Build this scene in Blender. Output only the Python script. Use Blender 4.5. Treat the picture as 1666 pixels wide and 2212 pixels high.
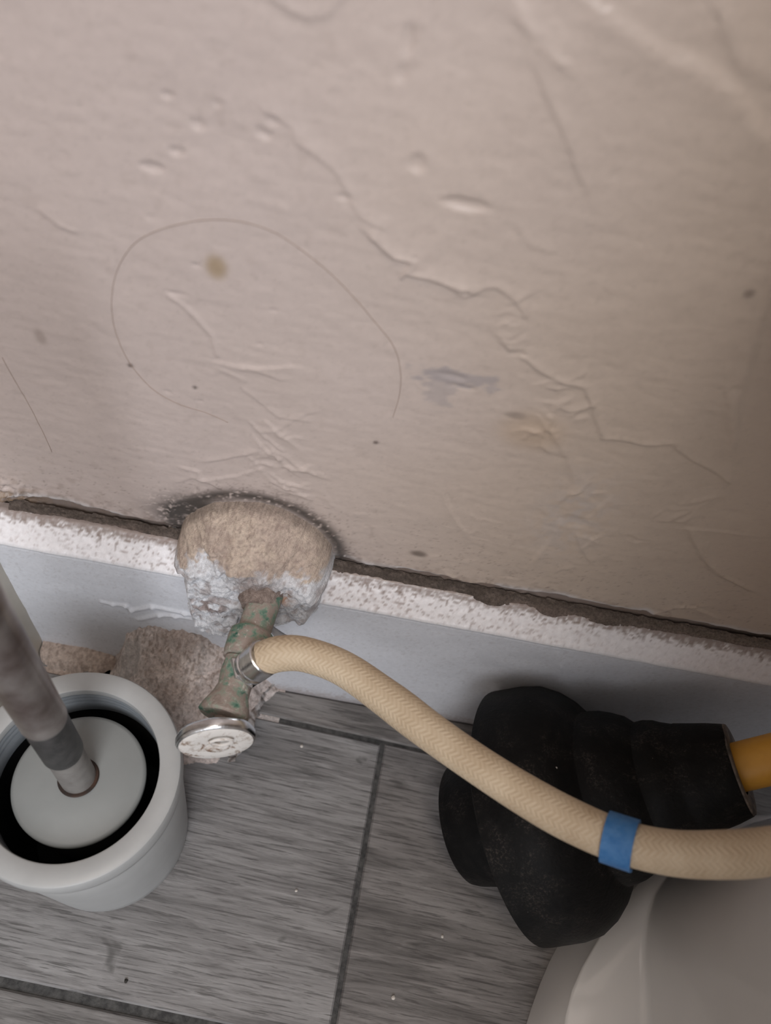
import bpy, bmesh, math, random
import numpy as np
from mathutils import Vector, Matrix

for o in list(bpy.data.objects):
    bpy.data.objects.remove(o)
scene = bpy.context.scene
COL = scene.collection
random.seed(7)

# ------------------------------------------------------------------ camera
W, H = 1666, 2212
F = 1660.0
PITCH, ROLL, YAW = math.radians(55), math.radians(14), math.radians(4)
CAM = np.array([0.0, -0.185, 0.447])
fw = np.array([math.sin(YAW) * math.cos(PITCH), math.cos(YAW) * math.cos(PITCH), -math.sin(PITCH)])
r0 = np.array([math.cos(YAW), -math.sin(YAW), 0.0])
d0 = np.cross(fw, r0)
RIGHT = math.cos(ROLL) * r0 - math.sin(ROLL) * d0
DOWN = math.sin(ROLL) * r0 + math.cos(ROLL) * d0
cd = bpy.data.cameras.new('camera')
cam = bpy.data.objects.new('camera', cd)
COL.objects.link(cam)
cam.matrix_world = Matrix(((RIGHT[0], -DOWN[0], -fw[0], CAM[0]),
                           (RIGHT[1], -DOWN[1], -fw[1], CAM[1]),
                           (RIGHT[2], -DOWN[2], -fw[2], CAM[2]),
                           (0, 0, 0, 1)))
cd.sensor_fit = 'VERTICAL'
cd.sensor_height = 36.0
cd.lens = 36.0 * F / H
cd.clip_start = 0.01
cd.clip_end = 20
cd.dof.use_dof = True
cd.dof.focus_distance = 0.36
cd.dof.aperture_fstop = 9.0
scene.camera = cam

# ------------------------------------------------------------------ light
world = bpy.data.worlds.new('world')
scene.world = world
world.use_nodes = True
bg = world.node_tree.nodes['Background']
bg.inputs[0].default_value = (0.93, 0.95, 1.0, 1)
bg.inputs[1].default_value = 0.75

def area(name, loc, target, size, power, color):
    ld = bpy.data.lights.new(name, 'AREA')
    ld.shape = 'RECTANGLE'
    ld.size, ld.size_y = size
    ld.energy = power
    ld.color = color
    o = bpy.data.objects.new(name, ld)
    COL.objects.link(o)
    o.location = loc
    o.rotation_euler = (Vector(target) - Vector(loc)).to_track_quat('-Z', 'Y').to_euler()
    return o
area('window_daylight', (0.15, -1.75, 1.45), (0, 0, 0.25), (1.3, 1.1), 32, (0.90, 0.94, 1.0))
area('ceiling_lamp', (0.0, -0.75, 2.35), (0.0, -0.5, 0.0), (0.45, 0.45), 8, (1.0, 0.86, 0.72))

scene.view_settings.view_transform = 'Standard'
scene.view_settings.look = 'None'
scene.view_settings.gamma = 1.0
scene.view_settings.use_curve_mapping = False
scene.view_settings.exposure = 0.40

# ------------------------------------------------------------------ pixel helpers (a direction; distance from floor, wall or height)
def ray(x, y):
    return RIGHT * ((x - W / 2) / F) + DOWN * ((y - H / 2) / F) + fw
def atz(x, y, z):
    d = ray(x, y)
    return CAM + d * ((z - CAM[2]) / d[2])
def aty(x, y, yy):
    d = ray(x, y)
    return CAM + d * ((yy - CAM[1]) / d[1])

# ------------------------------------------------------------------ noise
def vnoise(x, y, seed=0):
    rng = np.random.RandomState(seed)
    t = rng.rand(256, 256)
    xi = np.floor(x).astype(int); yi = np.floor(y).astype(int)
    xf = x - xi; yf = y - yi
    u = xf * xf * (3 - 2 * xf); v = yf * yf * (3 - 2 * yf)
    g = lambda a, b: t[a % 256, b % 256]
    return ((g(xi, yi) * (1 - u) + g(xi + 1, yi) * u) * (1 - v) + (g(xi, yi + 1) * (1 - u) + g(xi + 1, yi + 1) * u) * v)
def fbm(x, y, seed=0, oct=4, gain=0.5):
    s = 0; a = 1; n = 0
    for i in range(oct):
        s = s + a * vnoise(x * 2 ** i, y * 2 ** i, seed + i); n += a; a *= gain
    return s / n
def sstep(a, b, x):
    t = np.clip((x - a) / (b - a), 0, 1)
    return t * t * (3 - 2 * t)

# ------------------------------------------------------------------ object helpers
def tag(o, label=None, cat=None, group=None, kind=None):
    if label: o['label'] = label
    if cat: o['category'] = cat
    if group: o['group'] = group
    if kind: o['kind'] = kind
    return o
def empty(name, loc=(0, 0, 0)):
    o = bpy.data.objects.new(name, None)
    COL.objects.link(o)
    o.location = loc
    o.empty_display_size = 0.02
    return o
def mesh(name, verts, faces, mat, parent=None, smooth=True, uvs=None, cols=None):
    me = bpy.data.meshes.new(name)
    me.from_pydata([tuple(map(float, v)) for v in verts], [], faces)
    me.validate()
    if uvs is not None:
        l = me.uv_layers.new(name='UVMap')
        vi = np.empty(len(me.loops), dtype=np.int32); me.loops.foreach_get('vertex_index', vi)
        l.data.foreach_set('uv', np.asarray(uvs, dtype=np.float32)[vi].ravel())
    if cols is not None:
        a = me.color_attributes.new('Col', 'FLOAT_COLOR', 'POINT')
        c = np.ones((len(verts), 4), dtype=np.float32); c[:, :3] = cols
        a.data.foreach_set('color', c.ravel())
    if smooth:
        me.polygons.foreach_set('use_smooth', [True] * len(me.polygons))
    bm = bmesh.new(); bm.from_mesh(me)
    bmesh.ops.recalc_face_normals(bm, faces=bm.faces)
    bm.to_mesh(me); bm.free()
    me.materials.append(mat)
    o = bpy.data.objects.new(name, me)
    COL.objects.link(o)
    if parent is not None:
        o.parent = parent
        o.matrix_parent_inverse = Matrix.Translation(-Vector(parent.location))
    return o
def grid_mesh(name, P, mat, parent=None, cols=None, flip=False):
    n, m = P.shape[:2]
    idx = np.arange(n * m).reshape(n, m)
    q = np.stack([idx[:-1, :-1], idx[1:, :-1], idx[1:, 1:], idx[:-1, 1:]], -1).reshape(-1, 4)
    if flip: q = q[:, ::-1]
    me = bpy.data.meshes.new(name)
    v = P.reshape(-1, 3).astype(np.float32)
    me.vertices.add(len(v)); me.vertices.foreach_set('co', v.ravel())
    me.loops.add(q.size); me.loops.foreach_set('vertex_index', q.ravel().astype(np.int32))
    me.polygons.add(len(q)); me.polygons.foreach_set('loop_start', np.arange(0, q.size, 4, dtype=np.int32))
    me.update(calc_edges=True)
    me.polygons.foreach_set('use_smooth', np.ones(len(q), dtype=bool))
    if cols is not None:
        a = me.color_attributes.new('Col', 'FLOAT_COLOR', 'POINT')
        c = np.ones((len(v), 4), dtype=np.float32); c[:, :3] = cols.reshape(-1, 3)
        a.data.foreach_set('color', c.ravel())
    me.materials.append(mat)
    o = bpy.data.objects.new(name, me)
    COL.objects.link(o)
    if parent is not None:
        o.parent = parent
        o.matrix_parent_inverse = Matrix.Translation(-Vector(parent.location))
    return o
def frame(axis):
    a = Vector(axis).normalized()
    r = Vector((0, 0, 1)) if abs(a.z) < 0.9 else Vector((1, 0, 0))
    u = a.cross(r).normalized(); v = u.cross(a).normalized()
    return a, u, v
def lathe(name, origin, axis, prof, mat, parent=None, seg=48, closed=False, sx=1.0, sy=1.0, smooth=True, wob=None, cap=True):
    """prof: list of (t along axis, radius)"""
    a, u, v = frame(axis); O = Vector(origin)
    V = []; Fs = []
    for i, (t, r) in enumerate(prof):
        for k in range(seg):
            an = 2 * math.pi * k / seg
            rr = r * (wob(t, an) if wob else 1.0)
            V.append(O + a * t + u * (rr * sx * math.cos(an)) + v * (rr * sy * math.sin(an)))
    n = len(prof)
    for i in range(n - 1 if not closed else n):
        j = (i + 1) % n
        for k in range(seg):
            k2 = (k + 1) % seg
            Fs.append((i * seg + k, i * seg + k2, j * seg + k2, j * seg + k))
    if cap and not closed:
        if prof[0][1] > 1e-6: Fs.append(tuple(range(seg))[::-1])
        if prof[-1][1] > 1e-6: Fs.append(tuple(range((n - 1) * seg, n * seg)))
    o = mesh(name, V, Fs, mat, parent, smooth)
    if smooth:
        try:
            o.data.set_sharp_from_angle(angle=math.radians(42))
        except Exception:
            pass
    return o
def catmull(pts, n):
    pts = [Vector(p) for p in pts]
    out = []
    for i in range(len(pts) - 1):
        p0 = pts[max(i - 1, 0)]; p1 = pts[i]; p2 = pts[i + 1]; p3 = pts[min(i + 2, len(pts) - 1)]
        for k in range(n):
            t = k / n
            out.append(0.5 * ((2 * p1) + (p2 - p0) * t + (2 * p0 - 5 * p1 + 4 * p2 - p3) * t * t + (3 * p1 - p0 - 3 * p2 + p3) * t ** 3))
    out.append(pts[-1])
    return out
def tube(name, path, rad, mat, parent=None, seg=24, cap=True):
    """swept tube with UV: u around 0..1, v = length in metres"""
    path = [Vector(p) for p in path]
    n = len(path); V = []; UV = []; Fs = []
    T = [(path[min(i + 1, n - 1)] - path[max(i - 1, 0)]).normalized() for i in range(n)]
    u = T[0].cross(Vector((0, 0, 1)))
    if u.length < 1e-3: u = T[0].cross(Vector((1, 0, 0)))
    u.normalize(); L = 0
    for i in range(n):
        if i: L += (path[i] - path[i - 1]).length
        u = (u - T[i] * u.dot(T[i])).normalized(); v = T[i].cross(u)
        r = rad[i] if hasattr(rad, '__len__') else rad
        for k in range(seg + 1):
            an = 2 * math.pi * k / seg
            V.append(path[i] + u * (r * math.cos(an)) + v * (r * math.sin(an))); UV.append((k / seg, L))
    s = seg + 1
    for i in range(n - 1):
        for k in range(seg):
            Fs.append((i * s + k, i * s + k + 1, (i + 1) * s + k + 1, (i + 1) * s + k))
    if cap:
        Fs.append(tuple(range(seg))[::-1]); Fs.append(tuple((n - 1) * s + k for k in range(seg)))
    return mesh(name, V, Fs, mat, parent, True, uvs=UV)

# ------------------------------------------------------------------ materials
class NT:
    def __init__(self, name):
        self.m = bpy.data.materials.new(name); self.m.use_nodes = True
        self.t = self.m.node_tree; self.n = self.t.nodes; self.b = self.n['Principled BSDF']
    def add(self, typ, **kw):
        nd = self.n.new(typ)
        for k, v in kw.items(): setattr(nd, k, v)
        return nd
    def link(self, a, b): self.t.links.new(a, b)
    def coord(self, kind='Object', scale=(1, 1, 1)):
        tc = self.add('ShaderNodeTexCoord'); mp = self.add('ShaderNodeMapping')
        mp.inputs['Scale'].default_value = scale
        self.link(tc.outputs[kind], mp.inputs[0]); return mp.outputs[0]
    def noise(self, vec, scale, detail=5, rough=0.6, dist=0.0):
        nd = self.add('ShaderNodeTexNoise'); nd.inputs['Scale'].default_value = scale
        nd.inputs['Detail'].default_value = detail; nd.inputs['Roughness'].default_value = rough
        nd.inputs['Distortion'].default_value = dist
        self.link(vec, nd.inputs['Vector']); return nd.outputs[0]
    def ramp(self, fac, stops):
        nd = self.add('ShaderNodeValToRGB'); cr = nd.color_ramp
        while len(cr.elements) < len(stops): cr.elements.new(0.5)
        for e, (p, c) in zip(cr.elements, stops):
            e.position = p; e.color = (*c, 1) if hasattr(c, '__len__') else (c, c, c, 1)
        self.link(fac, nd.inputs[0]); return nd.outputs[0]
    def mix(self, fac, a, b, typ='MIX'):
        nd = self.add('ShaderNodeMix', data_type='RGBA', blend_type=typ)
        for s, i in ((fac, 0), (a, 6), (b, 7)):
            if hasattr(s, 'default_value') or hasattr(s, 'links'): self.link(s, nd.inputs[i])
            elif hasattr(s, '__len__'): nd.inputs[i].default_value = (*s, 1)
            else: nd.inputs[i].default_value = s
        return nd.outputs[2]
    def math(self, op, a, b=0.0):
        nd = self.add('ShaderNodeMath', operation=op)
        for s, i in ((a, 0), (b, 1)):
            if hasattr(s, 'links'): self.link(s, nd.inputs[i])
            else: nd.inputs[i].default_value = s
        return nd.outputs[0]
    def bump(self, h, strength=0.3, dist=0.001):
        nd = self.add('ShaderNodeBump'); nd.inputs['Strength'].default_value = strength
        nd.inputs['Distance'].default_value = dist
        self.link(h, nd.inputs['Height']); self.link(nd.outputs[0], self.b.inputs['Normal'])
    def set(self, **kw):
        for k, v in kw.items():
            s = self.b.inputs[k.replace('_', ' ')]
            if hasattr(v, 'links'): self.link(v, s)
            elif hasattr(v, '__len__'): s.default_value = (*v, 1)
            else: s.default_value = v
        return self
def simple(name, c1, c2, scale=120, rough=0.5, bump=0.15, metallic=0.0, bscale=None, bdist=0.0006, lo=0.35, hi=0.65):
    t = NT(name); v = t.coord()
    n = t.noise(v, scale)
    t.set(Base_Color=t.ramp(n, [(lo, c1), (hi, c2)]), Roughness=rough, Metallic=metallic)
    if bump: t.bump(t.noise(v, bscale or scale * 4, 4), bump, bdist)
    return t.m

def m_vcol(name, rough, nscale, bump, bdist, var=0.12):
    t = NT(name); v = t.coord()
    at = t.add('ShaderNodeAttribute', attribute_name='Col')
    n = t.noise(v, nscale, 6, 0.65)
    c = t.mix(1.0, at.outputs['Color'], t.ramp(n, [(0.3, 1 - var), (0.7, 1 + var)]), 'MULTIPLY')
    t.set(Base_Color=c, Roughness=rough)
    t.bump(t.noise(v, nscale * 2.5, 5, 0.6), bump, bdist)
    return t.m
M = {}
M['wall'] = m_vcol('wall_paint', 0.42, 420, 0.16, 0.0005, 0.035)
M['wall_left'] = simple('side_wall_paint', (0.47, 0.40, 0.34), (0.50, 0.43, 0.37), 30, 0.5, 0.2, bscale=300)
M['plaster'] = m_vcol('rough_plaster', 0.9, 700, 0.8, 0.0012, 0.22)
M['mortar'] = m_vcol('dusty_mortar', 0.95, 600, 0.9, 0.0014, 0.25)
M['baseboard'] = m_vcol('baseboard_paint', 0.33, 500, 0.25, 0.0004, 0.06)
M['dust'] = m_vcol('packed_dust', 1.0, 900, 1.0, 0.0015, 0.4)
M['grout'] = simple('dark_grout', (0.035, 0.034, 0.034), (0.085, 0.083, 0.08), 300, 0.95, 0.6)
M['cream'] = simple('cream_trim_paint', (0.50, 0.46, 0.39), (0.56, 0.52, 0.45), 40, 0.45, 0.15)
M['holder'] = simple('pale_grey_plastic', (0.34, 0.343, 0.34), (0.37, 0.373, 0.37), 60, 0.38, 0.05)
M['lid_disc'] = simple('matt_grey_plastic', (0.22, 0.23, 0.226), (0.25, 0.26, 0.256), 25, 0.5, 0.04)
M['inner_shade'] = simple('inner_shade_black', (0.004, 0.004, 0.004), (0.007, 0.007, 0.007), 80, 0.7, 0.0)  # near-black colour paints in the deep shade inside the brush holder
M['ring_in'] = simple('grey_inner_ring', (0.17, 0.185, 0.20), (0.22, 0.235, 0.25), 80, 0.45, 0.05)
M['steel'] = simple('stained_steel_tube', (0.15, 0.115, 0.105), (0.36, 0.33, 0.315), 45, 0.34, 0.1, metallic=0.75)
M['rod'] = simple('dull_grey_rod', (0.19, 0.175, 0.165), (0.27, 0.255, 0.24), 110, 0.5, 0.15, metallic=0.25)
M['collar'] = simple('dark_collar', (0.022, 0.022, 0.022), (0.05, 0.047, 0.047), 200, 0.4, 0.2)
M['rustring'] = simple('rusty_ring', (0.012, 0.009, 0.008), (0.05, 0.022, 0.012), 200, 0.7, 0.2)
def rubber():
    t = NT('black_rubber'); v = t.coord()
    n = t.noise(v, 60, 6, 0.7, 0.5); f2 = t.noise(v, 900, 3, 0.7); sp_ = t.noise(v, 330, 2, 0.5)
    c = t.ramp(n, [(0.35, (0.003, 0.003, 0.0032)), (0.65, (0.0075, 0.007, 0.007))])
    c = t.mix(t.math('MULTIPLY', t.ramp(n, [(0.48, 0.0), (0.62, 1.0)]), t.ramp(f2, [(0.5, 0.0), (0.66, 0.28)])), c, (0.12, 0.10, 0.085))
    c = t.mix(t.ramp(sp_, [(0.775, 0.0), (0.80, 0.8)]), c, (0.45, 0.42, 0.38))
    t.set(Base_Color=c, Roughness=0.55, Specular_IOR_Level=0.13)
    t.bump(t.noise(v, 500, 4), 0.4, 0.0006)
    return t.m
M['rubber'] = rubber()
M['rubber_edge'] = simple('worn_rubber_edge', (0.05, 0.045, 0.04), (0.16, 0.13, 0.11), 200, 0.8, 0.4)
M['wood'] = simple('yellow_wood', (0.62, 0.30, 0.035), (0.70, 0.36, 0.05), 60, 0.42, 0.15)
M['chrome'] = simple('worn_chrome', (0.55, 0.55, 0.56), (0.72, 0.72, 0.73), 300, 0.2, 0.15, metallic=1.0)
M['blue'] = simple('blue_plastic', (0.015, 0.12, 0.33), (0.055, 0.18, 0.40), 260, 0.5, 0.4, bscale=900)
M['hair'] = simple('brown_hair', (0.27, 0.19, 0.145), (0.32, 0.235, 0.18), 50, 0.5, 0.0)
M['crust'] = simple('brown_crust', (0.17, 0.125, 0.105), (0.33, 0.26, 0.225), 350, 0.95, 0.9, bdist=0.0012)

def ceramic():
    t = NT('glossy_ceramic'); v = t.coord()
    n = t.noise(v, 12, 3)
    t.set(Base_Color=t.ramp(n, [(0.3, (0.66, 0.64, 0.62)), (0.7, (0.71, 0.69, 0.67))]), Roughness=0.14, Coat_Weight=0.4, Coat_Roughness=0.06)
    return t.m
M['ceramic'] = ceramic()

def patina(name='green_patina'):
    t = NT(name); v = t.coord()
    n1 = t.noise(v, 130, 5, 0.6); n2 = t.noise(v, 260, 6, 0.7, 0.4)
    c = t.ramp(n1, [(0.33, (0.025, 0.10, 0.07)), (0.42, (0.13, 0.215, 0.16)), (0.50, (0.25, 0.27, 0.215)), (0.58, (0.33, 0.28, 0.245))])
    c = t.mix(t.ramp(n2, [(0.46, 0.0), (0.58, 1.0)]), c, (0.27, 0.215, 0.185))
    c = t.mix(t.ramp(t.noise(v, 420, 4, 0.6), [(0.60, 0.0), (0.68, 0.8)]), c, (0.48, 0.45, 0.40))
    t.set(Base_Color=c, Roughness=0.85)
    t.bump(n2, 0.7, 0.001)
    return t.m
M['patina'] = patina()

def painted_face():
    t = NT('chipped_white_paint'); v = t.coord()
    n = t.noise(v, 210, 6, 0.65, 0.5)
    c = t.ramp(n, [(0.36, (0.17, 0.10, 0.065)), (0.42, (0.42, 0.37, 0.33)), (0.5, (0.60, 0.57, 0.54))])
    t.set(Base_Color=c, Roughness=0.5)
    t.bump(n, 0.4, 0.0006)
    return t.m
M['white_face'] = painted_face()

def hose_mat():
    t = NT('cream_braided_hose')
    tc = t.add('ShaderNodeTexCoord'); sp = t.add('ShaderNodeSeparateXYZ'); t.link(tc.outputs['UV'], sp.inputs[0])
    u, l = sp.outputs[0], sp.outputs[1]
    w = []
    for s in (1, -1):
        ph = t.math('ADD', t.math('MULTIPLY', u, 2 * math.pi * 16), t.math('MULTIPLY', l, s * 2 * math.pi * 460.0))
        w.append(t.math('SINE', ph))
    side_ = t.math('GREATER_THAN', t.math('SINE', t.math('MULTIPLY', u, 2 * math.pi * 10)), 0.0)
    weave = t.math('ADD', t.math('MULTIPLY', w[0], side_), t.math('MULTIPLY', w[1], t.math('SUBTRACT', 1.0, side_)))
    weave = t.math('ADD', t.math('MULTIPLY', weave, 0.5), 0.5)
    ov = t.coord()
    n = t.noise(ov, 70, 5, 0.6); n2 = t.noise(ov, 500, 4, 0.6)
    c = t.ramp(n, [(0.32, (0.43, 0.325, 0.215)), (0.66, (0.53, 0.425, 0.30))])
    c = t.mix(t.math('MULTIPLY', weave, 0.16), c, (0.66, 0.56, 0.43))
    t.set(Base_Color=c, Roughness=0.62)
    t.bump(t.math('ADD', weave, t.math('MULTIPLY', n2, 0.5)), 0.38, 0.00045)
    return t.m
M['hose'] = hose_mat()

def tile_mat():
    t = NT('grey_wood_look_tile'); tc = t.add('ShaderNodeTexCoord'); oi = t.add('ShaderNodeObjectInfo')
    add = t.add('ShaderNodeVectorMath', operation='ADD')
    cmb = t.add('ShaderNodeCombineXYZ')
    t.link(t.math('MULTIPLY', oi.outputs['Random'], 7.3), cmb.inputs[0]); t.link(t.math('MULTIPLY', oi.outputs['Random'], 3.1), cmb.inputs[1])
    t.link(tc.outputs['Object'], add.inputs[0]); t.link(cmb.outputs[0], add.inputs[1])
    def mp(s):
        m = t.add('ShaderNodeMapping'); m.inputs['Scale'].default_value = s; t.link(add.outputs[0], m.inputs[0]); return m.outputs[0]
    big = t.noise(mp((6, 22, 1)), 1.0, 4, 0.55, 1.6)
    streak = t.noise(mp((20, 260, 1)), 1.0, 6, 0.68, 1.2)
    fine = t.noise(mp((38, 800, 1)), 1.0, 4, 0.7, 0.3)
    knot = t.noise(mp((7, 17, 1)), 1.7, 3, 0.5, 2.6)
    c = t.ramp(t.math('ADD', t.math('MULTIPLY', big, 0.45), t.math('MULTIPLY', streak, 0.55)),
               [(0.33, (0.065, 0.062, 0.061)), (0.43, (0.135, 0.129, 0.127)), (0.52, (0.200, 0.193, 0.190)), (0.66, (0.285, 0.278, 0.274))])
    c = t.mix(t.ramp(fine, [(0.39, 0.7), (0.47, 0.0)]), c, (0.05, 0.047, 0.046))
    c = t.mix(t.ramp(knot, [(0.27, 0.75), (0.35, 0.0)]), c, (0.05, 0.047, 0.045))
    c = t.mix(1.0, c, oi.outputs['Color'], 'MULTIPLY')
    t.set(Base_Color=c, Roughness=0.55)
    t.bump(t.math('ADD', streak, t.math('MULTIPLY', fine, 0.5)), 0.35, 0.0006)
    return t.m
M['tile'] = tile_mat()

# ================================================================== SETTING
BB_Y = -0.015                      # front face of the back baseboard
CORNER_X = -0.165                  # face of the left baseboard
LIP, TOP = 0.1195, 0.1325          # baseboard lip and top heights

# ---- back wall: relief of pits, cracked paint edges and wrinkles
xs = np.concatenate([np.arange(-0.175, 0.285, 0.0008), np.linspace(0.286, 1.0, 20)])
zs = np.concatenate([[-0.01, 0.05], np.arange(0.10, 0.42, 0.0008), np.linspace(0.421, 2.3, 24)])
X, Zz = np.meshgrid(xs, zs, indexing='ij')
h = np.zeros_like(X)
def wp(px, py):
    p = aty(px, py, 0.0); return p[0], p[2]
def seg_dist(pts, reach):
    """distance and signed side to a polyline given in pixels; only near it"""
    Q = [wp(*p) for p in pts]
    best = np.full(X.shape, 9.0); side = np.zeros_like(X)
    for (ax, az), (bx, bz) in zip(Q[:-1], Q[1:]):
        x0, x1 = min(ax, bx) - reach, max(ax, bx) + reach
        z0, z1 = min(az, bz) - reach, max(az, bz) + reach
        i0, i1 = np.searchsorted(xs, [x0, x1]); j0, j1 = np.searchsorted(zs, [z0, z1])
        if i1 <= i0 or j1 <= j0: continue
        sx, sz = X[i0:i1, j0:j1], Zz[i0:i1, j0:j1]
        dx, dz = bx - ax, bz - az; L2 = dx * dx + dz * dz + 1e-12
        t = np.clip(((sx - ax) * dx + (sz - az) * dz) / L2, 0, 1)
        d = np.hypot(sx - ax - t * dx, sz - az - t * dz)
        sg = np.sign((sx - ax) * dz - (sz - az) * dx)
        b = best[i0:i1, j0:j1]; m = d < b
        b[m] = d[m]; side[i0:i1, j0:j1][m] = sg[m]
    return best, side
wrk = fbm(X * 260, Zz * 260, 31, 3) - 0.5
def lip(pts, amp, width=0.005, sharp=0.0007):
    """paint edge standing proud on one side; amp<0 puts it on the other side"""
    global h
    amp *= 0.95; width *= 0.5; sharp *= 0.6
    best, side = seg_dist(pts, width * 3)
    s = best * side * (1 if amp > 0 else -1) + wrk * 0.0008
    ok = best < 9
    v = sstep(-sharp, sharp, s) * np.exp(-np.maximum(s, 0) / width)
    h[ok] += (abs(amp) * v)[ok]
def ridge(pts, amp, w=0.0012):
    global h
    amp *= 0.9; w *= 0.6
    best, side = seg_dist(pts, w * 4)
    ok = best < 9
    h[ok] += (amp * np.exp(-(best / w) ** 2))[ok]
def pit(px, py, rx, rz, depth, rim=0.12):
    global h
    cx, cz = wp(px, py)
    k = (wp(px + 50, py)[0] - wp(px - 50, py)[0]) / 100 / 0.00023      # 1 where one pixel spans 0.23 mm
    rx, rz, depth = rx * 0.92 * k, rz * 0.8 * k, depth * 1.3 * k
    d = np.sqrt(((X - cx) / rx) ** 2 + ((Zz - cz) / rz) ** 2) + wrk * 0.5
    h += -depth * np.exp(-d ** 4) + depth * rim * np.exp(-((d - 1.25) / 0.3) ** 2)
h += (fbm(X * 9, Zz * 9, 3, 3) - 0.5) * 0.0035
h += (fbm(X * 60, Zz * 60, 5, 3) - 0.5) * 0.0007
h += (fbm(X * 170, Zz * 420, 8, 3) - 0.5) * 0.00028
ms = 0.001
for a in [(361, 207, 3.4, 2.6, .9), (467, 224, 2.6, 2.4, .7), (427, 271, 4.2, 4.0, .8), (380, 329, 4.4, 2.6, .9), (327, 363, 6.0, 3.2, 1.1),
          (572, 293, 5, 3, .9), (560, 280, 2.5, 2, .6), (590, 262, 4, 3, .6), (903, 350, 5, 6, 1.0), (882, 85, 4, 9, .9), (1005, 440, 13.0, 4.3, 1.3),
          (424, 573, 2.8, 1.6, .6), (590, 672, 2.2, 1.4, .5), (560, 745, 2.0, 1.6, .5), (745, 425, 5, 2.5, .6), (1325, 385, 3, 2, .4),
          (1120, 765, 5, 2.2, .8), (975, 815, 9, 2.6, .55), (1000, 840, 8, 1.8, .5), (868, 160, 4, 5, .6), (1330, 375, 3, 2, .5), (380, 635, 5, 1.2, .5),
          (1590, 840, 3, 3, .5), (1240, 1130, 8, 6, .5), (360, 850, 2, 1.4, .4), (430, 870, 2, 1.4, .4), (325, 470, 1.6, 1.6, .4), (100, 330, 1.5, 1.5, .4)]:
    pit(a[0], a[1], a[2] * ms, a[3] * ms, a[4] * ms)
lip([(575, 245), (600, 262), (632, 275), (640, 310), (715, 360), (745, 405), (760, 440), (780, 470), (815, 487)], -0.0005, 0.004)
lip([(807, 517), (850, 557), (888, 568), (872, 590), (930, 606), (1000, 628)], -0.0013, 0.006)
lip([(985, 632), (1005, 645), (1045, 625), (1075, 622), (1110, 650), (1132, 680)], -0.0007, 0.004)
lip([(1088, 745), (1105, 765), (1135, 780), (1168, 805), (1215, 830), (1262, 842), (1278, 875), (1285, 905), (1302, 952), (1345, 955), (1390, 968), (1440, 965)], -0.0009, 0.005)
lip([(1462, 975), (1500, 1003), (1540, 1022), (1568, 1042)], -0.0008, 0.006)
lip([(1172, 190), (1200, 250), (1225, 310), (1245, 370), (1258, 398)], -0.0006, 0.008, 0.0012)
lip([(1130, 60), (1165, 85), (1200, 128)], -0.0006, 0.008, 0.002)
lip([(1120, 0), (1165, 90), (1195, 122), (1215, 128)], 0.0005, 0.006, 0.002)
lip([(1320, 30), (1430, 110), (1520, 150), (1590, 200), (1660, 290)], 0.0012, 0.012, 0.004)
lip([(1666, 180), (1600, 150), (1560, 60)], 0.0010, 0.010, 0.004)
lip([(590, 0), (625, 30), (665, 45), (705, 35), (740, 0)], -0.0006, 0.006, 0.0015)
lip([(1120, 500), (1150, 535), (1190, 545)], -0.0004, 0.005, 0.0015)
lip([(95, 465), (125, 487), (155, 500)], -0.0007, 0.003)
ridge([(365, 640), (400, 665), (430, 695), (460, 730), (470, 770)], 0.0006, 0.0013)
lip([(475, 782), (515, 790), (560, 796), (625, 792)], 0.0007, 0.004)
lip([(530, 800), (560, 805), (600, 820)], -0.0006, 0.003)
lip([(480, 798), (520, 815)], 0.0006, 0.003)
lip([(530, 848), (570, 880), (600, 905), (660, 912)], -0.0005, 0.003)
ridge([(540, 915), (570, 945), (610, 975)], 0.0006, 0.0011)
lip([(455, 1000), (500, 992), (540, 982)], -0.0009, 0.004)
lip([(400, 1012), (430, 1020), (435, 1038), (510, 1030), (560, 1012)], 0.0009, 0.004)
lip([(385, 1045), (415, 1035), (450, 1045), (470, 1055)], -0.0007, 0.004)
lip([(362, 1115), (370, 1085), (395, 1070), (430, 1060)], 0.0011, 0.006)
lip([(960, 1065), (975, 1105), (995, 1135)], 0.0007, 0.005)
lip([(1195, 950), (1225, 1000), (1240, 1050), (1225, 1100), (1195, 1160), (1150, 1210)], -0.0006, 0.010, 0.002)
lip([(1490, 1160), (1520, 1215), (1560, 1245), (1615, 1275)], -0.0009, 0.006)
ridge([(1530, 1175), (1530, 1225), (1555, 1245), (1600, 1262)], 0.0007, 0.0012)
lip([(1470, 1310), (1500, 1312), (1540, 1330)], 0.0008, 0.005)
lip([(1100, 1290), (1150, 1280), (1180, 1300)], 0.0008, 0.005)
lip([(1400, 1330), (1460, 1315), (1530, 1312)], -0.0007, 0.005)
lip([(1570, 870), (1580, 950), (1568, 1045)], -0.0010, 0.010, 0.003)
lip([(1650, 690), (1600, 860), (1590, 960)], 0.0010, 0.010, 0.003)
lip([(1490, 1145), (1550, 1150), (1630, 1158)], 0.0005, 0.004)
rg = random.Random(5)
def wrinkles(n, x0, x1, y0, y1, amp, len0=20, len1=60, slope=0.3, tilt=0.0):
    for _ in range(n):
        x = rg.uniform(x0, x1); y = rg.uniform(y0, y1); L = rg.uniform(len0, len1); s = rg.gauss(tilt, slope)
        pts = [(x + L * t + rg.uniform(-3, 3), y + L * t * s + rg.uniform(-5, 5)) for t in (0, .33, .66, 1)]
        lip(pts, rg.choice((-1, 1)) * rg.uniform(.5, 1) * amp, rg.uniform(.002, .004))
wrinkles(16, 530, 620, 900, 1010, 0.0008, 20, 70, 0.4, 0.2)
wrinkles(12, 560, 680, 1005, 1075, 0.0008, 20, 60, 0.5, 0.3)
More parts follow.
